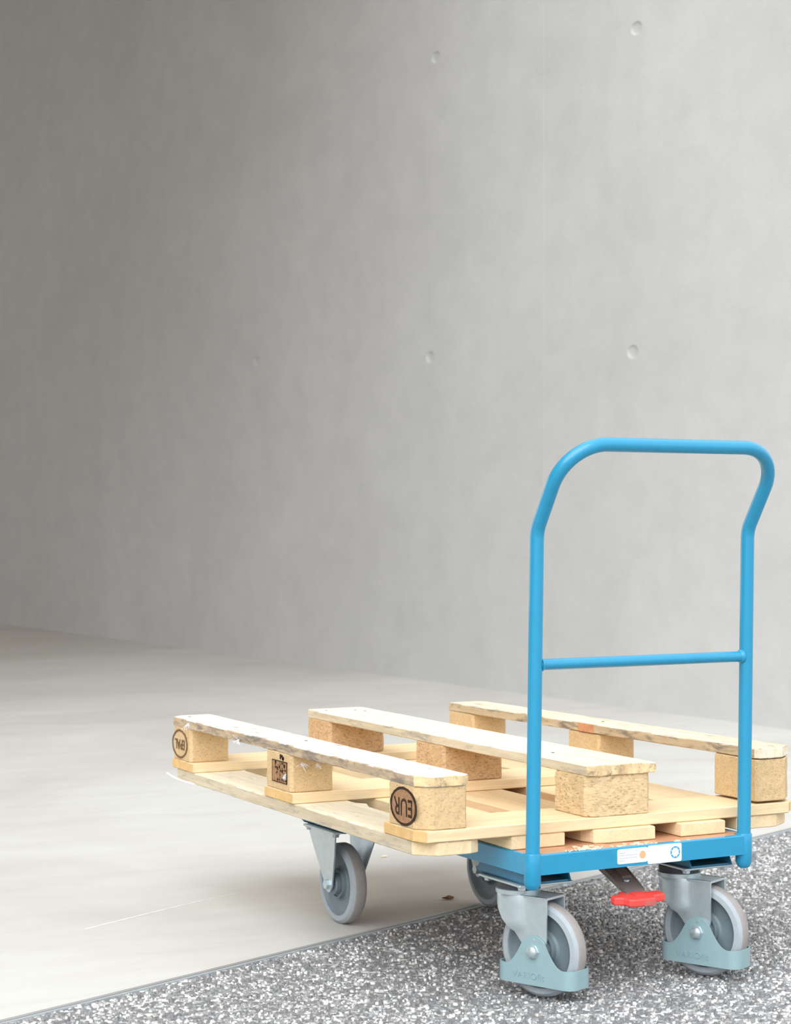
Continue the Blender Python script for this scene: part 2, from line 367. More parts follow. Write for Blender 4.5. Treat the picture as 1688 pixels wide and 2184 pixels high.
# loose stone chips bound into the asphalt (uncountable)
def stone_chips():
    rs = np.random.RandomState(4)
    n = 210000
    pts = np.stack([rs.uniform(-1.3, 3.4, n), rs.uniform(-1.5, 2.0, n)], 1)
    rel = pts - np.array([E0.x, E0.y]); dn = rel @ np.array([EN.x, EN.y])
    cam2 = np.array([-1.5454, -2.923]); fd = np.array([math.sin(-yaw), math.cos(yaw)]); rd = np.array([math.cos(yaw), math.sin(yaw)])
    q = pts-cam2; dep = q @ fd; lat = q @ rd
    keep = (dn < -0.021) & (dep > 2.7) & (np.abs(lat) < 0.24*dep+0.35)
    pts = pts[keep]; n = len(pts)
    K = 5
    r = rs.uniform(0.0026, 0.0056, n)*np.where(rs.rand(n) < 0.10, 1.3, 1); hgt = rs.uniform(0.0015, 0.0048, n); th = rs.uniform(0, 2*PI, n)
    el = rs.uniform(0.55, 1.0, n); ea = rs.uniform(0, PI, n)
    ring = np.zeros((n, 2*K, 3))
    for k in range(K):
        a = th + 2*PI*k/K + rs.uniform(-0.35, 0.35, n)
        cx, cy = r*np.cos(a), r*np.sin(a)*el
        x = cx*np.cos(ea)-cy*np.sin(ea); y = cx*np.sin(ea)+cy*np.cos(ea)
        ring[:, k, 0] = pts[:, 0]+x; ring[:, k, 1] = pts[:, 1]+y; ring[:, k, 2] = -0.0048
        s = rs.uniform(0.45, 0.8, n)
        ring[:, K+k, 0] = pts[:, 0]+x*s; ring[:, K+k, 1] = pts[:, 1]+y*s; ring[:, K+k, 2] = -0.004+hgt*rs.uniform(0.65, 1.1, n)
    co = ring.reshape(-1, 3)
    base = (np.arange(n)*2*K)[:, None]
    quads = np.concatenate([base + np.array([[k, (k+1) % K, K+(k+1) % K, K+k]]) for k in range(K)], 1).reshape(n, K*4)
    caps = base + np.array([[K+k for k in range(K)]])
    loops = np.concatenate([quads, caps], 1).ravel()
    tot = np.tile(np.array([4]*K+[K]), n); st = np.concatenate([[0], np.cumsum(tot)[:-1]])
    me = bpy.data.meshes.new('stone_chips')
    me.vertices.add(len(co)); me.vertices.foreach_set('co', co.ravel())
    me.loops.add(len(loops)); me.loops.foreach_set('vertex_index', loops.astype(np.int32))
    me.polygons.add(len(tot)); me.polygons.foreach_set('loop_start', st.astype(np.int32)); me.polygons.foreach_set('loop_total', tot.astype(np.int32))
    me.update(calc_edges=True); me.validate()
    u = rs.rand(n); g = np.where(u < 0.30, rs.uniform(0.42, 0.72, n), np.where(u < 0.62, rs.uniform(0.22, 0.32, n), rs.uniform(0.13, 0.21, n)))
    warm = rs.uniform(-0.02, 0.075, n)*(g > 0.3)
    c = np.stack([g*(1+warm), g, g*(1-warm), np.ones(n)], 1)
    at = me.color_attributes.new('tone', 'FLOAT_COLOR', 'POINT'); at.data.foreach_set('color', np.repeat(c, 2*K, 0).ravel())
    me.materials.append(CHIPS)
    o = bpy.data.objects.new('stone_chips', me); COL.objects.link(o)
    tag(o, 'pale and grey stone chips rolled into the asphalt', 'gravel', kind='stuff')
stone_chips()

# ------------------------------------------------------------------ trolley
TO = Vector((0.4194, -0.0440, 0)); TYAW = math.radians(1.5)
trolley = empty('platform_trolley', TO, TYAW)
tag(trolley, 'blue tubular platform trolley with brown deck and grey casters carrying the upturned pallet', 'trolley')
RT = Matrix.Rotation(-TYAW, 4, 'Z')
def tl(x, y, z): v = RT @ (Vector((x, y, z))-TO); return v      # world -> trolley local
HX, TL = 0.229, 0.872
# corner sockets
for sx_, yy in ((-HX, 0), (HX, 0), (-HX, TL), (HX, TL)):
    bm = BM(); fr = lambda a, u, v: (sx_+u, yy+v, a)
    lathe(bm, [(H-0.0605, 0.0085), (H-0.0585, 0.0112), (H-0.050, 0.0150), (H+0.000, 0.0152), (H+0.002, 0.0145), (H+0.0022, 0.0122)], 32, fr)
    obj('corner_socket', bm, BLUE, trolley, smooth=35)
# rails: upright plate with a rolled top lip and an inward flange
def rail(name, x0, x1, y0, y1, inward):
    bm = BM(); t = 0.004
    if name == 'end_rail':
        prof = [(0, -0.035), (0, -0.002), (0.002, 0.0), (0.010, 0.0), (0.010, -0.0025), (t, -0.0025), (t, -0.031), (0.026, -0.031), (0.026, -0.035)]
        loft(bm, [[(x, y0+inward*p[0], H+p[1]) for p in prof] for x in (x0, x1)])
    else:
        prof = [(0, -0.035), (0, -0.002), (0.002, 0.0), (0.010, 0.0), (0.010, -0.0025), (t, -0.0025), (t, -0.031), (0.026, -0.031), (0.026, -0.035)]
        loft(bm, [[(x0+inward*p[0], y, H+p[1]) for p in prof] for y in (y0, y1)])
    return obj(name, bm, BLUE, trolley)
fr_rail = rail('end_rail', -HX+0.008, HX-0.008, -0.0125, 0, 1)
rail('end_rail', -HX+0.008, HX-0.008, TL+0.0125, 0, -1)
rail('side_rail', -HX-0.0125, 0, 0.008, TL-0.008, 1)
rail('side_rail', HX+0.0125, 0, 0.008, TL-0.008, -1)
# deck panel with notched corners round the posts
bm = BM(); a, b = HX+0.0082, TL+0.0082; c = 0.0185
o_ = [(-a+c+0.006, -0.0082), (a-c-0.006, -0.0082), (a-c-0.002, 0.016), (a, 0.016), (a, TL-0.016), (a-c, TL-0.016), (a-c, b), (-a+c, b), (-a+c, TL-0.016), (-a, TL-0.016), (-a, 0.016), (-a+c+0.002, 0.016)]
loft(bm, [[(p[0], p[1], z) for p in o_] for z in (H-0.014, H-0.0006)])
obj('deck_panel', bm, DECK, trolley)['label'] = 'brown film-faced plywood deck'
# handle: two posts, kinked towards the pusher, and a rounded top bar, all one tube
def handle_path():
    lx, zb, zt = 0.009, H+0.556, H+0.702     # the posts lean a little
    P = []
    pl0 = Vector((-HX, 0, H-0.03)); pl1 = Vector((-HX+lx, -0.002, zb))
    pr0 = Vector((HX, 0, H-0.03)); pr1 = Vector((HX+lx, -0.002, zb))
    dy, R = -0.093, 0.082
    d = Vector((0.0, dy, zt-zb)); ln = d.length; d.normalize()
    tl_, tr_ = pl1 + d*ln, pr1 + d*ln
    X = Vector((1, 0, 0))
    def kink(a, b, c, r=0.015, n=6):
        u, v = (a-b).normalized(), (c-b).normalized(); out = []
        for i in range(n+1):
            q = i/n; out.append((b+u*r)*(1-q)**2 + b*2*q*(1-q) + (b+v*r)*q*q)
        return out
    P.append(pl0); P += kink(pl0, pl1, tl_)
    cl = tl_ - d*R + X*R
    P += [cl - X*R*math.cos(t) + d*R*math.sin(t) for t in [PI/2*i/14 for i in range(15)]]
    cr = tr_ - d*R - X*R
    P += [cr + X*R*math.sin(t) + d*R*math.cos(t) for t in [PI/2*i/14 for i in range(15)]]
    P += kink(tr_, pr1, pr0); P.append(pr0)
    return P
bm = BM(); tube(bm, handle_path(), 0.0124, 28); obj('push_handle', bm, BLUE, trolley, smooth=40)
bm = BM(); zc = H+0.325
tube(bm, [(-HX+0.004, -0.001, zc), (HX+0.004, -0.001, zc)], 0.0098, 24)
for s in (-1, 1):
    fr = lambda ax, u, v: (s*HX+0.005-s*ax, -0.001+u, zc+v)
    lathe(bm, [(0.010, 0.0130), (0.0125, 0.0128), (0.0165, 0.0100)], 24, fr)
obj('handle_crossbar', bm, BLUE, trolley, smooth=40)
# labels on the end rail
def sticker(x0, x1, z0, z1, label):
    bm = BM(); r = 0.0035; pts = []
    for cx, cz, a0 in ((x1-r, z1-r, 0), (x0+r, z1-r, 1), (x0+r, z0+r, 2), (x1-r, z0+r, 3)):
        for i in range(5):
            t = (a0+i/4)*PI/2; pts.append((cx+r*math.cos(t), cz+r*math.sin(t)))
    prism(bm, pts, -0.0125, -0.0131, lambda a, b, d: (a, d, b))
    o = obj('sticker', bm, WHITE, trolley); o['label'] = label; return o
def sf(cx, cz): return lambda x, y, z: (cx+x, -0.0133-max(z, 0)*0.2, cz+y)
s1 = sticker(-0.0605, 0.004, H-0.0295, H-0.0035, 'pale label with small grey text and orange seal')
bm = BM()
for i, (w, z) in enumerate(((0.012, 0.0060), (0.037, 0.0018), (0.038, -0.0030), (0.011, -0.0076))):
    x = -0.0565; j = 0
    while x < -0.0565+w:                               # rows of tiny illegible print
        wl = 0.0012+0.0016*((j*7+i*3) % 5)/5; zz = H-0.0165+z
        hh = 0.0007 if i else 0.0009
        box(bm, x, x+wl, -0.01335, -0.0131, zz-hh, zz+hh); x += wl+0.0007; j += 1
obj('small_print', bm, PRINT_GREY, s1)
bm = BM(); cx, cz = -0.0068, H-0.0165
prism(bm, [(cx+0.0070*math.cos(2*PI*k/32), cz+0.0070*math.sin(2*PI*k/32)) for k in range(32)], -0.0131, -0.01335, lambda a, b, d: (a, d, b))
obj('orange_seal', bm, PRINT_ORANGE, s1)
s2 = sticker(0.0045, 0.0785, H-0.0345, H-0.0022, 'white label with a blue octagonal test mark')
bm = BM(); cx, cz = 0.0645, H-0.0178; Ro, Ri = 0.0112, 0.0080
for k in range(8):
    a0, a1 = 2*PI*(k/8)+PI/8+0.05, 2*PI*((k+1)/8)+PI/8-0.05
    pts = [(cx+R*math.cos(a), cz+R*math.sin(a)) for R, a in ((Ri, a0), (Ro, a0), (Ro, a1), (Ri, a1))]
    prism(bm, pts, -0.0131, -0.01335, lambda a, b, d: (a, d, b))
obj('test_mark_octagon', bm, PRINT_BLUE, s2)
bm = BM(); text_into(bm, 'TÜV', 0.0052, sf(cx, cz), 0, 0.0004)
for w, x, z in ((0.020, 0.012, 0.0), (0.012, 0.036, -0.0075)):
    for q in range(int(w/0.002)): box(bm, x+q*0.002, x+q*0.002+0.0013, -0.01335, -0.0131, H-0.0185+z, H-0.0177+z)
obj('test_mark_lettering', bm, PRINT_PALE, s2)

# caster mounts under the frame (pressed channels)
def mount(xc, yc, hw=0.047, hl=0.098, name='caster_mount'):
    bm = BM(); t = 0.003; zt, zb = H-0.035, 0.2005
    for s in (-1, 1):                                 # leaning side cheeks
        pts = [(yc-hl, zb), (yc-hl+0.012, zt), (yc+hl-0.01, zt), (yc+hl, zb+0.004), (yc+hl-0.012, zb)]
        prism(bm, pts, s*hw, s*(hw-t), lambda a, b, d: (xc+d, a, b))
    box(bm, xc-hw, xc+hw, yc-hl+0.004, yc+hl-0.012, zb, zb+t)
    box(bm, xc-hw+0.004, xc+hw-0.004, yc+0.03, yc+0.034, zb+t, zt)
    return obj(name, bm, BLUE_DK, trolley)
def bolt_bm(bm, x, y, z, r=0.008, h=0.006, up_=False, mi=0):
    fr = lambda ax, u, v: (x+u, y+v, z-ax)
    lathe(bm, [(0, r*1.25, mi), (0.0015, r*1.25, mi), (0.0016, r, mi), (h-0.001, r, mi), (h, r*0.8, mi)], 6, fr)

WR = 0.0825
def wheel_parts(parent, cx, cy, ang, face_dir):
    """wheel centred at (cx,cy) in the trolley frame, axle along local y turned by ang"""
    R = Matrix.Translation((cx, cy, WR)) @ Matrix.Rotation(ang, 4, 'Z')
    def fr(a, u, v): return tuple(R @ Vector((u, a, v)))
    w = 0.0175
    bm = BM()
    lathe(bm, [(-w+0.004, 0.0650, 1), (-w, 0.0665, 1), (-w+0.001, 0.0755, 1), (-w+0.006, 0.0812, 0), (-w+0.009, WR, 0), (w-0.009, WR, 0), (w-0.006, 0.0812, 1), (w-0.001, 0.0755, 1), (w, 0.0665, 1), (w-0.004, 0.0650, 1)], 64, fr, cap=False)
    obj('tyre', bm, [TYRE, TYRE_SIDE], parent, smooth=30)
    bm = BM(); prof = [(-0.026, 0.010), (-0.026, 0.0195), (-0.024, 0.0215), (-0.013, 0.0225), (-0.0125, 0.0262), (-0.0160, 0.0275), (-0.0160, 0.0295), (-0.0075, 0.0315), (-0.0045, 0.036), (-0.005, 0.054), (-0.010, 0.0615), (-0.0140, 0.0640), (-0.0155, 0.0666)]
    full = prof + [(-a, r) for a, r in prof[::-1]]
    lathe(bm, full, 64, fr)
    obj('wheel_rim', bm, RIM, parent, smooth=35)['label'] = 'slate grey wheel centre'

def swivel_caster(sx_, sy_, ang, plate, label):
    """swivel axis at (sx_,sy_), wheel trails along local +x turned by ang"""
    R = Matrix.Translation((sx_, sy_, 0)) @ Matrix.Rotation(ang, 4, 'Z')
    def fr(x, y, z): return tuple(R @ Vector((x, y, z)))
    tr, hw, t = 0.055, 0.0285, 0.003
    bm = BM()
    # mounting plate and ball race
    px, py = plate
    box(bm, px-0.0555, px+0.0555, py-0.070, py+0.070, 0.1955, 0.2000, 0.0012)
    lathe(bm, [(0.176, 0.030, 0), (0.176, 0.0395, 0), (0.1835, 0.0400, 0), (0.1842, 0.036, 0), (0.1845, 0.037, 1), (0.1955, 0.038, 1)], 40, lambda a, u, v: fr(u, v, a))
    # fork crown
    crown = [(0.080, hw-0.0015), (0.080, -hw+0.0015), (0.026, -hw-0.002), (0.0, -0.0345), (-0.018, -0.029), (-0.030, -0.018), (-0.0345, 0), (-0.030, 0.018), (-0.018, 0.029), (0.0, 0.0345), (0.026, hw+0.002)]
    loft(bm, [[fr(a, b, z) for a, b in crown] for z in (0.1725, 0.1765)])
    # fork shell: two cheeks joined round the back of the ball race in one pressed sheet
    low = [(-0.040, 0.166), (-0.032, 0.160), (-0.020, 0.146), (-0.008, 0.131), (0.008, 0.116), (0.025, 0.099), (0.036, 0.080), (0.045, 0.067), (0.055, 0.062), (0.066, 0.066), (0.075, 0.078), (0.0802, 0.104)]
    def zlow(x):
        for (x0, z0), (x1, z1) in zip(low, low[1:]):
            if x <= x1: return z0+(z1-z0)*max(0, x-x0)/(x1-x0)
        return low[-1][1]
    half = [(0.0802, hw), (0.074, hw), (0.066, hw), (0.058, hw), (0.052, hw), (0.046, hw+0.0005), (0.040, hw+0.0012), (0.034, hw+0.002), (0.028, hw+0.0045), (0.020, hw+0.0062), (0.012, hw+0.0078), (0.004, 0.0368)]
    arc = [(0.0372*math.cos(PI/2+PI*i/14), 0.0372*math.sin(PI/2+PI*i/14)) for i in range(1, 14)]
    plan = half + arc + [(x, -y) for x, y in half[::-1]]
    cols = []
    for i, (x, y) in enumerate(plan):
        zl = zlow(x); col = []
        for j in range(9):
            z = zl + (0.1765-zl)*j/8; k = 1.0
            if j == 8: k = 0.955                        # rolled top edge
            if z < 0.115: y_ = math.copysign(min(abs(y), hw+0.0005), y)
            else: y_ = y
            col.append((x*(k if x < 0.02 else 1), y_*k, z))
        cols.append(col)
    def inner(c):
        return [(x + (t if x < 0.0 else 0)*abs(x)/0.0372, y - math.copysign(t, y)*min(1, abs(y)/0.012), z) for x, y, z in c]
    vo = [[bm.verts.new(fr(*p)) for p in c] for c in cols]; vi = [[bm.verts.new(fr(*p)) for p in inner(c)] for c in cols]
    nC = len(cols)
    for g_ in (vo, vi):
        for i in range(nC-1):
            for j in range(8): bm.faces.new((g_[i][j], g_[i+1][j], g_[i+1][j+1], g_[i][j+1]))
    for i in range(nC-1):
        for e in (0, 8): bm.faces.new((vo[i][e], vo[i+1][e], vi[i+1][e], vi[i][e]))
    for e in (0, nC-1):
        for j in range(8): bm.faces.new((vo[e][j], vo[e][j+1], vi[e][j+1], vi[e][j]))
    c = obj('swivel_caster', bm, [ZINC, DARK], trolley, smooth=35); c['label'] = label
    wc = R @ Vector((tr, 0, 0)); wheel_parts(c, wc.x, wc.y, ang, -1)
    # plate bolts
    for qx in (-1, 1):
        for qy in (-1, 1):
            bm = BM(); bolt_bm(bm, px+qx*0.043, py+qy*0.056, 0.1955, 0.0075, 0.007); obj('plate_bolt', bm, ZINC, c)
    # foot guard: closed band with bell-shaped ears up to the axle
    bm = BM(); hl, gw, rc, gt = 0.081, 0.0325, 0.019, 0.0028
    path = []
    def addline(p, q, n):
        for i in range(n): path.append((p[0]+(q[0]-p[0])*i/n, p[1]+(q[1]-p[1])*i/n))
    def addarc(cx, cy, a0, n=8):
        for i in range(n): a = a0+PI/2*i/n; path.append((cx+rc*math.cos(a), cy+rc*math.sin(a)))
    addline((-hl+rc, -gw), (hl-rc, -gw), 44); addarc(hl-rc, -gw+rc, -PI/2); addline((hl, -gw+rc), (hl, gw-rc), 4); addarc(hl-rc, gw-rc, 0)
    addline((hl-rc, gw), (-hl+rc, gw), 44); addarc(-hl+rc, gw-rc, PI/2); addline((-hl, gw-rc), (-hl, -gw+rc), 4); addarc(-hl+rc, -gw+rc, PI)
    def ztop(x, y):
        zl = 0.0535
        if abs(y) < gw-0.004: return zl + 0.003
        ax = abs(x)
        if ax <= 0.0235: return 0.0825+0.027*math.sqrt(max(0, 1-(ax/0.0285)**2))
        q = (ax-0.0235)/(0.064-0.0235)
        z0 = 0.0825+0.027*math.sqrt(1-(0.0235/0.0285)**2)
        q = min(1, q); return zl + (z0-zl)*(1-q)**1.9 + (0.003*max(0, q-0.6)/0.4)
    zb = 0.0235
    def off(d):
        out = []
        for i, (x, y) in enumerate(path):
            p, q = path[i-1], path[(i+1) % len(path)]
            tx, ty = q[0]-p[0], q[1]-p[1]; l = math.hypot(tx, ty); out.append((x-ty/l*d, y+tx/l*d))
        return out
    po, pi_ = path, off(gt)
    LV = 8
    def ring_(pp, f):
        return [fr(tr+x, y, zb+(ztop(*path[i])-zb)*f) for i, (x, y) in enumerate(pp)]
    rings = [ring_(po, j/LV) for j in range(LV+1)] + [ring_(pi_, j/LV) for j in range(LV, -1, -1)]
    rings.append(rings[0])
    vs = [[bm.verts.new(p) for p in r] for r in rings[:-1]]; vs.append(vs[0])
    n = len(path)
    for a_, b_ in zip(vs, vs[1:]):
        for i in range(n): bm.faces.new((a_[i], a_[(i+1) % n], b_[(i+1) % n], b_[i]))
    gd = obj('foot_guard', bm, GUARD, c, smooth=40); gd['label'] = 'grey-blue foot guard'
    bm = BM()
    text_into(bm, 'VARIOfit', 0.0165, lambda x, y, z: fr(tr-0.010+x, -gw-0.0004-z, 0.0395+y-0.10*0), 0, 0.0012, 1.0, 1.08, -0.0002)
    obj('embossed_lettering', bm, GUARD, c)
    # axle bolt, domed
    bm = BM()
    def fb(a, u, v): return fr(tr+u, -gw-a, WR+v)
    lathe(bm, [(-0.002, 0.0128), (0.0012, 0.0126), (0.0016, 0.0116), (0.0070, 0.0112)], 6, fb)
    lathe(bm, [(0.0068, 0.0098), (0.0090, 0.0078), (0.0105, 0.0040), (0.0108, 0.0005)], 20, fb)
    lathe(bm, [(-0.062, 0.007), (-0.004, 0.007)], 16, fb)
    lathe(bm, [(0.0, 0.0030), (0.0006, 0.0028)], 12, lambda a, u, v: fr(tr+0.001+u, -gw-a, WR+0.0195+v))
    obj('axle_bolt', bm, ZINC, c, smooth=25)
    return c
SA = math.atan2(-0.914, 0.405)-TYAW
pL = tl(0.2190, 0.0460, 0); qL = tl(0.2350, 0.0480, 0); pR = tl(0.5660, 0.0477, 0); qR = tl(0.5860, 0.0530, 0)
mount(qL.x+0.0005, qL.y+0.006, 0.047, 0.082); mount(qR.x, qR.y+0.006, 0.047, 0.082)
swivel_caster(pL.x, pL.y, SA, (qL.x, qL.y), 'swivel caster under the left corner nearest the handle')
swivel_caster(pR.x, pR.y, SA+math.radians(1.5), (qR.x, qR.y), 'swivel caster under the right corner nearest the handle')

def fixed_caster(cx, cy, label):
    bm = BM(); t = 0.003
    box(bm, cx-0.058, cx+0.058, cy-0.070, cy+0.070, 0.1955, 0.2000, 0.0012)
    for s in (-1, 1):
        rows = []
        for j in range(11):
            q = j/10; z = 0.1960 + (WR-0.016-0.1960)*q
            hl = 0.062 + (0.0175-0.062)*min(1, q/0.86)**1.15
            if q > 0.88: hl = 0.0175*math.sqrt(max(0.02, 1-((q-0.88)/0.125)**2))
            row = []
            for i in range(11):
                u = -1+2*i/10; y = cy + u*hl
                x = 0.050 + (0.0345-0.050)*min(1, q/0.85) + 0.0035*math.exp(-(u/0.45)**2)*(1-q)
                row.append((x, y, z))
            rows.append(row)
        vo = [[bm.verts.new((cx+s*x, y, z)) for x, y, z in r] for r in rows]; vi = [[bm.verts.new((cx+s*(x-t), y, z)) for x, y, z in r] for r in rows]
        for g_ in (vo, vi):
            for j in range(10):
                for i in range(10): bm.faces.new((g_[j][i], g_[j][i+1], g_[j+1][i+1], g_[j+1][i]))
        for j in range(10):
            for e in (0, 10): bm.faces.new((vo[j][e], vo[j+1][e], vi[j+1][e], vi[j][e]))
        for i in range(10):
            for e in (0, 10): bm.faces.new((vo[e][i], vo[e][i+1], vi[e][i+1], vi[e][i]))
    c = obj('fixed_caster', bm, ZINC, trolley, smooth=40); c['label'] = label
    wheel_parts(c, cx, cy, PI/2, -1)
    bm = BM()
    fb = lambda a, u, v: (cx-0.0345-a, cy+u, WR+v)
    lathe(bm, [(0.0, 0.0120), (0.0012, 0.0118), (0.0014, 0.0105), (0.0075, 0.0100), (0.0082, 0.0085)], 6, fb)
    lathe(bm, [(-0.075, 0.007), (-0.001, 0.007)], 16, fb)
    obj('axle_bolt', bm, ZINC, c, smooth=25)
    for qx in (-1, 1):
        for qy in (-1, 1):
            bm = BM(); bolt_bm(bm, cx+qx*0.047, cy+qy*0.060, 0.1955, 0.0075, 0.007); obj('plate_bolt', bm, ZINC_DK, c)
    return c
rl = tl(0.1990, 0.7207, 0); rr = tl(0.5590, 0.7310, 0)
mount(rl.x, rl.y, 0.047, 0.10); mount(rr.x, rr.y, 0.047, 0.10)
fixed_caster(rl.x, rl.y, 'fixed caster with bare zinc fork standing on the concrete')
fixed_caster(rr.x, rr.y, 'fixed caster half hidden behind the left swivel caster')

# brake lever with red pedal, hanging below the middle of the end rail
bm = BM(); xc = 0.002
def arm(u, w, d):           # u along the lever, w across, d thickness
    y = 0.14 - u*0.135; z = 0.226 - u*0.056
    return (xc+w-0.010*u, y, z+d)
loft(bm, [[arm(0, -0.027, 0), arm(0, 0.027, 0), arm(0, 0.027, 0.003), arm(0, -0.027, 0.003)], [arm(1, -0.021, 0), arm(1, 0.021, 0), arm(1, 0.021, 0.003), arm(1, -0.021, 0.003)]])
for sg in (-1, 1):
    a0, a1 = sg*0.028, sg*0.0255; b0, b1 = sg*0.022, sg*0.0195
    loft(bm, [[arm(0, a0, -0.010), arm(0, a1, -0.010), arm(0, a1, 0.004), arm(0, a0, 0.004)], [arm(0.96, b0, -0.003), arm(0.96, b1, -0.003), arm(0.96, b1, 0.004), arm(0.96, b0, 0.004)]])
loft(bm, [[arm(0, -0.004, 0.003), arm(0, 0.018, 0.003), arm(0, 0.016, 0.013), arm(0, -0.002, 0.013)], [arm(0.70, -0.004, 0.003), arm(0.70, 0.018, 0.003), arm(0.68, 0.016, 0.006), arm(0.68, -0.002, 0.006)]])
lev = obj('brake_lever', bm, ARM, trolley); lev['label'] = 'dark steel brake lever under the rail'
bm = BM(); bx, by, bz = arm(0.78, -0.002, 0.003); bolt_bm(bm, bx, by, bz+0.004, 0.0045, 0.004); obj('rivet', bm, ZINC, lev)
bm = BM()
out = [(-0.054, 0.006), (-0.051, 0.010), (-0.030, 0.012), (-0.026, 0.024), (0.024, 0.024), (0.028, 0.012), (0.050, 0.010), (0.054, 0.004), (0.053, -0.008), (0.028, -0.012), (0.020, -0.026), (-0.026, -0.026), (-0.034, -0.022), (-0.038, -0.010), (-0.053, -0.004)]
pf = lambda a, b, d: (xc-0.014+a, 0.000+b-0.006, 0.1625+d+0.12*b)
prism(bm, out, -0.006, 0.0075, pf, 0, 0.0025)
prism(bm, [(-0.012, -0.008), (0.012, -0.008), (0.014, 0.012), (-0.010, 0.012)], 0.0075, 0.0092, pf)
prism(bm, [(-0.004, -0.0262), (0.020, -0.0262), (0.020, -0.0255), (-0.004, -0.0255)], -0.005, 0.0035, lambda a, b, d: pf(a, b-0.0004, d), 1)
obj('brake_pedal', bm, [RED, RED_DULL], lev)['label'] = 'red plastic foot pedal'

# ------------------------------------------------------------------ pallet, upside down on the deck
pallet = empty('wooden_pallet', (0, 0, H), 0)
tag(pallet, 'upturned pale wooden pallet with three skids and chipboard blocks lying on the blue trolley', 'pallet')
w1, w2, w3, w4 = 0.0244, 0.0455, 0.1189, 0.1376
PL, PW, UC = 1.1995, 0.8022, 0.4067

def board(name, length, width, thick, mat, loc, rz, seed, cham=(0, 0, 0, 0), wob=0.0007, bite=(), endrag=0.0, tilt=0.0, parent=None, warp=0.0, edge=None, end=None):
    """board along local x (0..length), width along local y (0..width). cham: corner cuts at (x0y0, x1y0, x1y1, x0y1)"""
    rs = random.Random(seed); pts = []
    def side(p, q, n, nrm, amp):
        for i in range(n):
            t = i/n; k = noise.noise((p[0]*3+q[0]+t*9, seed*1.7, p[1]*5))*amp
            k += (rs.random()-0.5)*amp*0.8
            pts.append((p[0]+(q[0]-p[0])*t+nrm[0]*k, p[1]+(q[1]-p[1])*t+nrm[1]*k))
    c0, c1, c2, c3 = cham; Lh, Wd = length, width; n = max(8, int(length/0.02)); e = wob+endrag
    side((c0, 0), (Lh-c1, 0), n, (0, 1), wob)
    if c1: side((Lh-c1, 0), (Lh, c1), 2, (1, 0), 0)
    side((Lh, c1), (Lh, Wd-c2), 8, (1, 0), e)
    if c2: side((Lh, Wd-c2), (Lh-c2, Wd), 2, (1, 0), 0)
    side((Lh-c2, Wd), (c3, Wd), n, (0, 1), wob)
    if c3: side((c3, Wd), (0, Wd-c3), 2, (1, 0), 0)
    side((0, Wd-c3), (0, c0), 8, (1, 0), e)
    for (bx, by, br, bd) in bite:                      # splinters broken out of an edge
        pts = [(x, y) if math.hypot(x-bx, y-by) > br else (x+(bd[0])*(1-math.hypot(x-bx, y-by)/br)*(0.75+0.5*rs.random()), y+(bd[1])*(1-math.hypot(x-bx, y-by)/br)*(0.75+0.5*rs.random())) for x, y in pts]
    cy = Wd/2
    def ins(p, d):
        x = min(max(p[0], d), Lh-d); y = p[1] + (d if p[1] < cy else -d)*min(1, abs(p[1]-cy)/(cy*0.6)); return x, y
    bm = BM(); b = 0.0016
    def z_(p, z): return z + tilt*p[0] + warp*math.sin(PI*p[0]/Lh)
    rings = []
    for d, z, j in ((b, 0, 0), (0, b, 0.0005), (0, thick*0.5, 0.0004), (0, thick-b, 0.0006), (b, thick, 0)):
        r = []
        for p in pts:
            q = ins(p, d+rs.random()*0.0005) if d else p
            r.append((q[0], q[1]+(rs.random()-0.5)*j, z_(q, z)))
        rings.append(r)
    loft(bm, rings)
    bm.normal_update()
    for f in bm.faces:
        if abs(f.normal.z) < 0.75:
            if end is not None and abs(f.normal.x) > 0.55: f.material_index = 2
            elif edge is not None: f.material_index = 1
    return obj(name, bm, [mat, edge or mat, end or mat], parent or pallet, loc, (0, 0, rz))
def ublock(u0, u1, v0, v1, z0, z1, mat, seed, ch=(0.007,)*4, rough=0.0006, name='block'):
    """block in pallet coordinates; ch: plan chamfers at (u0v0, u1v0, u1v1, u0v1)"""
    rs = random.Random(seed); du, dv = u1-u0, v1-v0; cu, cv = (u0+u1)/2, (v0+v1)/2
    cs = [(-du/2, -dv/2), (du/2, -dv/2), (du/2, dv/2), (-du/2, dv/2)]
    a, b, c, d = ch
    base = [(-du/2, -dv/2+a), (-du/2+a, -dv/2), (du/2-b, -dv/2), (du/2, -dv/2+b), (du/2, dv/2-c), (du/2-c, dv/2), (-du/2+d, dv/2), (-du/2, dv/2-d)]
    pts = []
    for i in range(8):
        p, q = base[i], base[(i+1) % 8]; n = 2 if i % 2 == 0 else 9
        for k in range(n): t = k/n; pts.append((p[0]+(q[0]-p[0])*t, p[1]+(q[1]-p[1])*t))
    bm = BM(); rings = []; zz = [0, 0.0018]+[(z1-z0)*k/7 for k in range(1, 7)]+[z1-z0-0.0018, z1-z0]
    for i, z in enumerate(zz):
        s = 0.0016 if i in (0, len(zz)-1) else 0
        r = []
        for (x, y) in pts:
            l = math.hypot(x, y); k = (l-s)/l
            dd = noise.noise((x*60+seed, y*60, z*60))*rough + (rs.random()-0.5)*rough
            r.append((x*k+x/l*dd, y*k+y/l*dd, z))
        rings.append(r)
    loft(bm, rings)
    return obj(name, bm, mat, pallet, (cu, cv, z0))

# deck boards (local x runs along the pallet's length: world +y -> rz = 90 deg, local y -> world -x)
R90 = PI/2
def lengthwise(name, u0, u1, v0, v1, z0, thick, mat, seed, **kw):
    return board(name, v1-v0, u1-u0, thick, mat, (u1, v0, z0), R90, seed, **kw)
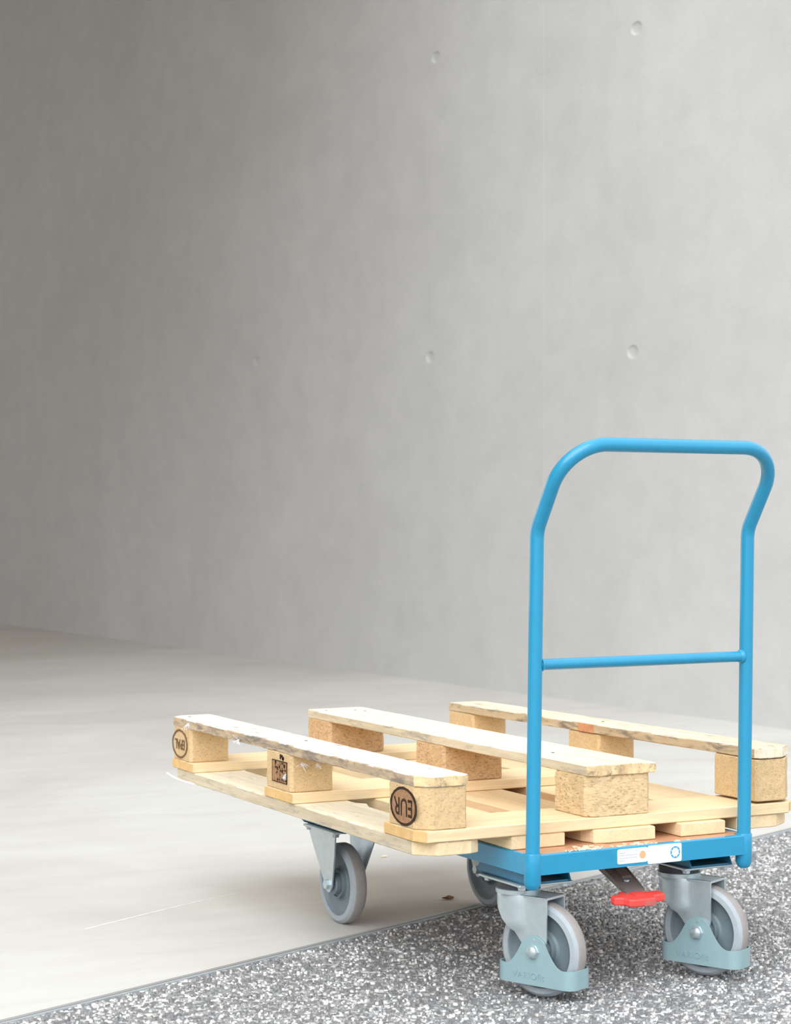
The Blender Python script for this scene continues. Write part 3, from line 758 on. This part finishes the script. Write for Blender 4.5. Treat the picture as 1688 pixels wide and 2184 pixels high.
# local corner order for lengthwise boards: x0y0=(u1,v0) x1y0=(u1,v1) x1y1=(u0,v1) x0y1=(u0,v0)
lengthwise('deck_board', 0.003, 0.119, 0.004, PL, 0, w1-0.0004, W_PALE, 11, edge=E_TAN, end=W_NEW, cham=(0.010, 0.0, 0.032, 0.034), wob=0.0012, endrag=0.0006,
           bite=((0.305, 0.0, 0.03, (0, 0.008)), (0.465, 0.0, 0.030, (0, -0.016))))['label'] = 'pale outer deck board with a broken corner'
lengthwise('deck_board', 0.1795, 0.2885, 0.002, PL-0.002, 0, w1-0.0004, W_NEW, 12, wob=0.0006)
lengthwise('deck_board', 0.3380, 0.4710, -0.012, PL, 0, w1-0.0004, W_NEW, 13, wob=0.0006, endrag=0.002, bite=((0.0, 0.133, 0.035, (0.012, -0.012)),))
lengthwise('deck_board', 0.5270, 0.6250, -0.013, PL-0.004, 0, w1-0.0004, W_NEW, 14)
lengthwise('deck_board', 0.6640, 0.8000, 0.004, PL, 0, w1-0.0004, W_NEW, 15, cham=(0.03, 0.03, 0, 0), endrag=0.001)
# cross boards (local x along world +x)
CS = 0.1384
for k, (v0, m) in enumerate(((0.0, W_NEW), (PL/2-CS/2, W_NEW), (PL-CS, W_NEW))):
    board('cross_board', PW, CS, w2-w1-0.0004, m, (0.0, v0, w1), 0, 21+k, end=W_CUT, cham=(0.012 if k == 0 else 0, 0.02 if k == 0 else 0, 0.02 if k == 2 else 0, 0.012 if k == 2 else 0), wob=0.0005)
# blocks
CB, AB, BB = 0.1212, 0.0910, 0.1403
vspan = [(0.001, CB), (PL/2-CB/2, PL/2+CB/2), (PL-CB, PL-0.001)]
blk = {}
for i, (v0, v1) in enumerate(vspan):
    f, bk = (i == 0), (i == 2)
    blk['L', i] = ublock(0.0, AB, v0, v1, w2, w3-0.0003, B_FINE, 31+i, ch=(0.026 if f else 0.006, 0.004, 0.004, 0.022 if bk else 0.005))
    blk['C', i] = ublock(UC-BB/2, UC+BB/2-(0.006 if f else 0), v0, v1, w2, w3-0.0003, (B_COARSE, B_RED, B_RED)[i], 41+i, ch=(0.014, 0.008, 0.008, 0.010) if f else (0.006,)*4, rough=0.0016 if f else 0.0010)
    if f: blk['R', i] = ublock(PW-AB-0.004, PW-0.002, v0, v1+0.012, w2+0.004, w3+0.0085, B_FINE, 51, ch=(0.004, 0.026, 0.006, 0.004), rough=0.0009)
    else: blk['R', i] = ublock(PW-AB-0.002, PW, v0, v1, w2, w3-0.0003+0.004*(i == 1), B_FINE, 51+i, ch=(0.005, 0.006, 0.022 if bk else 0.006, 0.005))
# skids: the three long boards now on top
SK = w4-w3
lengthwise('skid_board', -0.001, 0.0945, -0.002, PL, w3, SK, W_GREY, 61, edge=E_GREY, end=END_OLD, cham=(0.006, 0.006, 0.022, 0.026), wob=0.0016, endrag=0.0010,
           bite=((0.33, 0.0955, 0.03, (0, -0.004)), (0.62, 0.0955, 0.02, (0, -0.003)), (0.86, 0.0955, 0.015, (0, -0.004))))['label'] = 'grey-stained skid board with splintered lower edge'
lengthwise('skid_board', UC-0.0702, UC+0.0702, -0.004, PL, w3, SK, W_PALE, 62, edge=E_TAN, end=END_OLD, wob=0.0009, endrag=0.0028, cham=(0.0, 0.012, 0.004, 0.010), bite=((0.0, 0.0, 0.02, (-0.004, 0)),))['label'] = 'pale middle skid board with a ragged end'
lengthwise('skid_board', PW-0.094, PW, -0.002, PL, w3+0.0105, SK, W_WORN, 63, edge=E_BARK, end=W_PALE, cham=(0.030, 0.02, 0.004, 0.010), wob=0.0012, endrag=0.0015, tilt=-0.0102/PL)['label'] = 'worn skid board with dark bark along its edge'
bm = BM(); box(bm, PW-0.0955, PW-0.0925, 0.555, 0.615, w3+0.0058, w4+0.0046)
o_ = obj('paint_mark', bm, plain('orange_brown_mark', (0.55, 0.25, 0.12), 0.8, 0, 0.2), pallet); o_['label'] = 'orange-brown mark on the far skid edge'
# nails
for sk, (u, v) in ((0, (0.03, 1.16)), (0, (0.06, 0.60)), (1, (UC-0.045, 1.15)), (1, (UC+0.02, 1.13)), (1, (UC+0.03, 1.10)), (1, (UC-0.02, 0.20)), (2, (0.74, 0.07)), (2, (0.76, 0.60))):
    bm = BM(); z = w4+(0.0105-0.0102*v/PL if sk == 2 else 0)
    lathe(bm, [(z-0.003, 0.0030), (z+0.0006, 0.0034), (z+0.001, 0.0022)], 10, lambda a, p, q: (u+p, v+q, a)); obj('nail', bm, NAIL, pallet)

# burnt brands on the left faces (upside down with the pallet)
def brand(b, kind, txt=None):
    me = b.data; x0 = min(v.co.x for v in me.vertices); z0, z1 = min(v.co.z for v in me.vertices), max(v.co.z for v in me.vertices)
    zc = (z0+z1)/2-0.001; yc = kind[1]; X = x0-0.0002
    def f(a, c, d): return (X-max(d, 0)*0.4, yc+a, zc-c)      # upright reader stands upside down: flip both axes
    def frame(a, c, d): return (X-d, yc+a, zc+c)
    bm = BM()
    if kind[0] == 'oval':
        A, Bv = kind[2], kind[3]; n = 40
        wbl = [1+0.012*math.sin(k*2.7)+0.012*math.sin(k*0.9) for k in range(n)]
        el = lambda s, k: (A*s*math.cos(2*PI*k/n), Bv*s*math.sin(2*PI*k/n))
        if kind[4]: prism(bm, [el(0.97, k) for k in range(n)], -0.0004, 0.0002, frame, 1)
        for k in range(n):
            s0, s1 = 0.885-0.02*wbl[k], 1.0*wbl[k]*0.99
            prism(bm, [el(s0, k), el(s1, k), el(1.0*wbl[(k+1) % n]*0.99, k+1), el(0.885-0.02*wbl[(k+1) % n], k+1)], -0.0004, 0.0006, frame, 0)
        text_into(bm, txt, kind[5], f, 0, 0.0016, kind[6], 0.98, 0.0006)
    else:
        A, Bv = kind[2], kind[3]; t = 0.0016
        prism(bm, [(-A, -Bv), (A, -Bv), (A, Bv), (-A, Bv)], -0.0004, 0.0002, frame, 1)
        for p in ([(-A, -Bv), (A, -Bv), (A, -Bv+t), (-A, -Bv+t)], [(-A, Bv-t), (A, Bv-t), (A, Bv), (-A, Bv)], [(-A, -Bv), (-A+t, -Bv), (-A+t, Bv), (-A, Bv)], [(A-t, -Bv), (A, -Bv), (A, Bv), (A-t, Bv)], [(-A*0.1, -Bv), (-A*0.1+t, -Bv), (-A*0.1+t, Bv*0.9), (-A*0.1, Bv*0.9)]):
            prism(bm, p, -0.0004, 0.0006, frame, 0)
        rs = random.Random(5)
        for k in range(34):                                     # blurred burn marks
            a, c = rs.uniform(-A*0.9, A*0.55), rs.uniform(-Bv*0.8, Bv*0.85); r = rs.uniform(0.0015, 0.0045)
            prism(bm, [(a+r*math.cos(q*PI/3+k)*rs.uniform(0.6, 1.2), c+r*math.sin(q*PI/3+k)*rs.uniform(0.6, 1.2)) for q in range(6)], -0.0004, 0.0005, frame, 0)
        for k in range(9):
            a, c = rs.uniform(-A*0.55, -A*0.1), Bv+0.008+rs.uniform(-0.004, 0.006); r = rs.uniform(0.002, 0.004)
            prism(bm, [(a+r*math.cos(q*PI/3+k), c+r*math.sin(q*PI/3+k)) for q in range(6)], -0.0004, 0.0005, frame, 0)
    obj('burnt_brand', bm, [FAINT if txt == 'EPAL' else BURN, SCORCH], b)['label'] = {'oval': 'burnt oval brand', 'rect': 'burnt rectangular brand'}[kind[0]]
brand(blk['L', 0], ('oval', 0.001, 0.050, 0.0335, True, 0.043, 0.92), 'EUR')
brand(blk['L', 1], ('rect', -0.008, 0.036, 0.0215))
brand(blk['L', 2], ('oval', 0.002, 0.047, 0.0320, False, 0.030, 0.95), 'EPAL')

# ------------------------------------------------------------------ small things
def feather(loc, size, seed, label):
    rs = random.Random(seed); bm = BM()
    for k in range(34):
        a = rs.gauss(-1.2, 0.9); b = rs.gauss(-0.5, 0.6); l = size*rs.uniform(0.3, 1)
        d = Vector((math.cos(a)*0.8, math.sin(a)*0.8-0.1, b)).normalized(); cv = Vector((rs.uniform(-1, 1), rs.uniform(-1, 1), rs.uniform(-1, 1)))*0.6
        tube(bm, [d*l*t + cv*l*t*t for t in (0, 0.3, 0.6, 0.85, 1.0)], 0.00032, 4)
    tag(obj('feather', bm, DOWN, None, loc), label, 'feather', 'white down tufts caught on the pallet')
feather((-0.004, 1.085, H+w4-0.008), 0.017, 1, 'white down tuft on the far corner of the grey-stained skid')
feather((-0.003, 0.80, H+w3+0.004), 0.012, 2, 'white down tuft under the grey-stained skid, left of the middle block')
feather((0.020, 0.532, H+w3-0.016), 0.015, 3, 'larger white down tuft on the front of the left middle block')
feather((0.052, 0.533, H+w3-0.020), 0.012, 4, 'white down tuft right of the larger one on the left middle block')
feather((-0.006, 0.560, H+w2+0.030), 0.009, 5, 'faint white down tuft beside the square brand on the middle block')
# splinter hanging at the pallet's far left corner
bm = BM(); tube(bm, [(-0.014, 1.185, 0.012), (-0.006, 1.16, 0.004), (0.000, 1.12, 0.0005), (0.006, 1.05, 0.0005)], 0.0018, 6)
obj('splinter', bm, DOWN, pallet)
# dry leaf and a crumb on the concrete
bm = BM(); n = 14; ring = []
for k in range(n):
    a = 2*PI*k/n; r = 0.011*(1+0.35*math.sin(3*a+0.6)+0.15*math.sin(7*a)); ring.append((r*1.2*math.cos(a), r*math.sin(a), 0.002+0.005*abs(math.sin(a*1.5))))
cv = bm.verts.new((0, 0, 0.0012)); vv = [bm.verts.new(p) for p in ring]
for k in range(n): bm.faces.new((cv, vv[k], vv[(k+1) % n]))
lf = obj('dry_leaf', bm, LEAFM, None, (0.5147, 0.8409, 0.0), (0, 0, 0.4)); tag(lf, 'small curled brown leaf on the concrete by the edge strip', 'leaf')
sm = lf.modifiers.new('thickness', 'SOLIDIFY'); sm.thickness = 0.0008
bm = BM(); bmesh.ops.create_icosphere(bm, subdivisions=2, radius=0.006)
for v in bm.verts: v.co = Vector((v.co.x*1.5, v.co.y, v.co.z*0.4))*(1+0.3*noise.noise(v.co*300)); v.co.z += 0.0022
tag(obj('wood_crumb', bm, CHIP, None, (0.6334, 1.3914, 0)), 'small pale wood crumb lying on the concrete behind the rear wheel', 'crumb')
# shavings on the deck
bm = BM(); rs = random.Random(9)
spots = [(rs.uniform(-0.16, 0.10), rs.uniform(-0.008, 0.012)) for _ in range(38)] + [(rs.gauss(-0.115, 0.014), rs.uniform(-0.006, 0.03)) for _ in range(26)]
for (x, y) in spots:
    a = rs.uniform(0, PI); l, w = rs.uniform(0.0015, 0.005), rs.uniform(0.0005, 0.0014); R = Matrix.Translation((x, y, H-0.0005)) @ Matrix.Rotation(a, 4, 'Z')
    box(bm, -l, l, -w, w, 0, rs.uniform(0.0008, 0.0025), 0, 0, R)
sh = obj('wood_shavings', bm, CHIP, None, TO, (0, 0, TYAW)); tag(sh, 'pale wood shavings scattered along the front of the brown deck', 'shavings', kind='stuff')
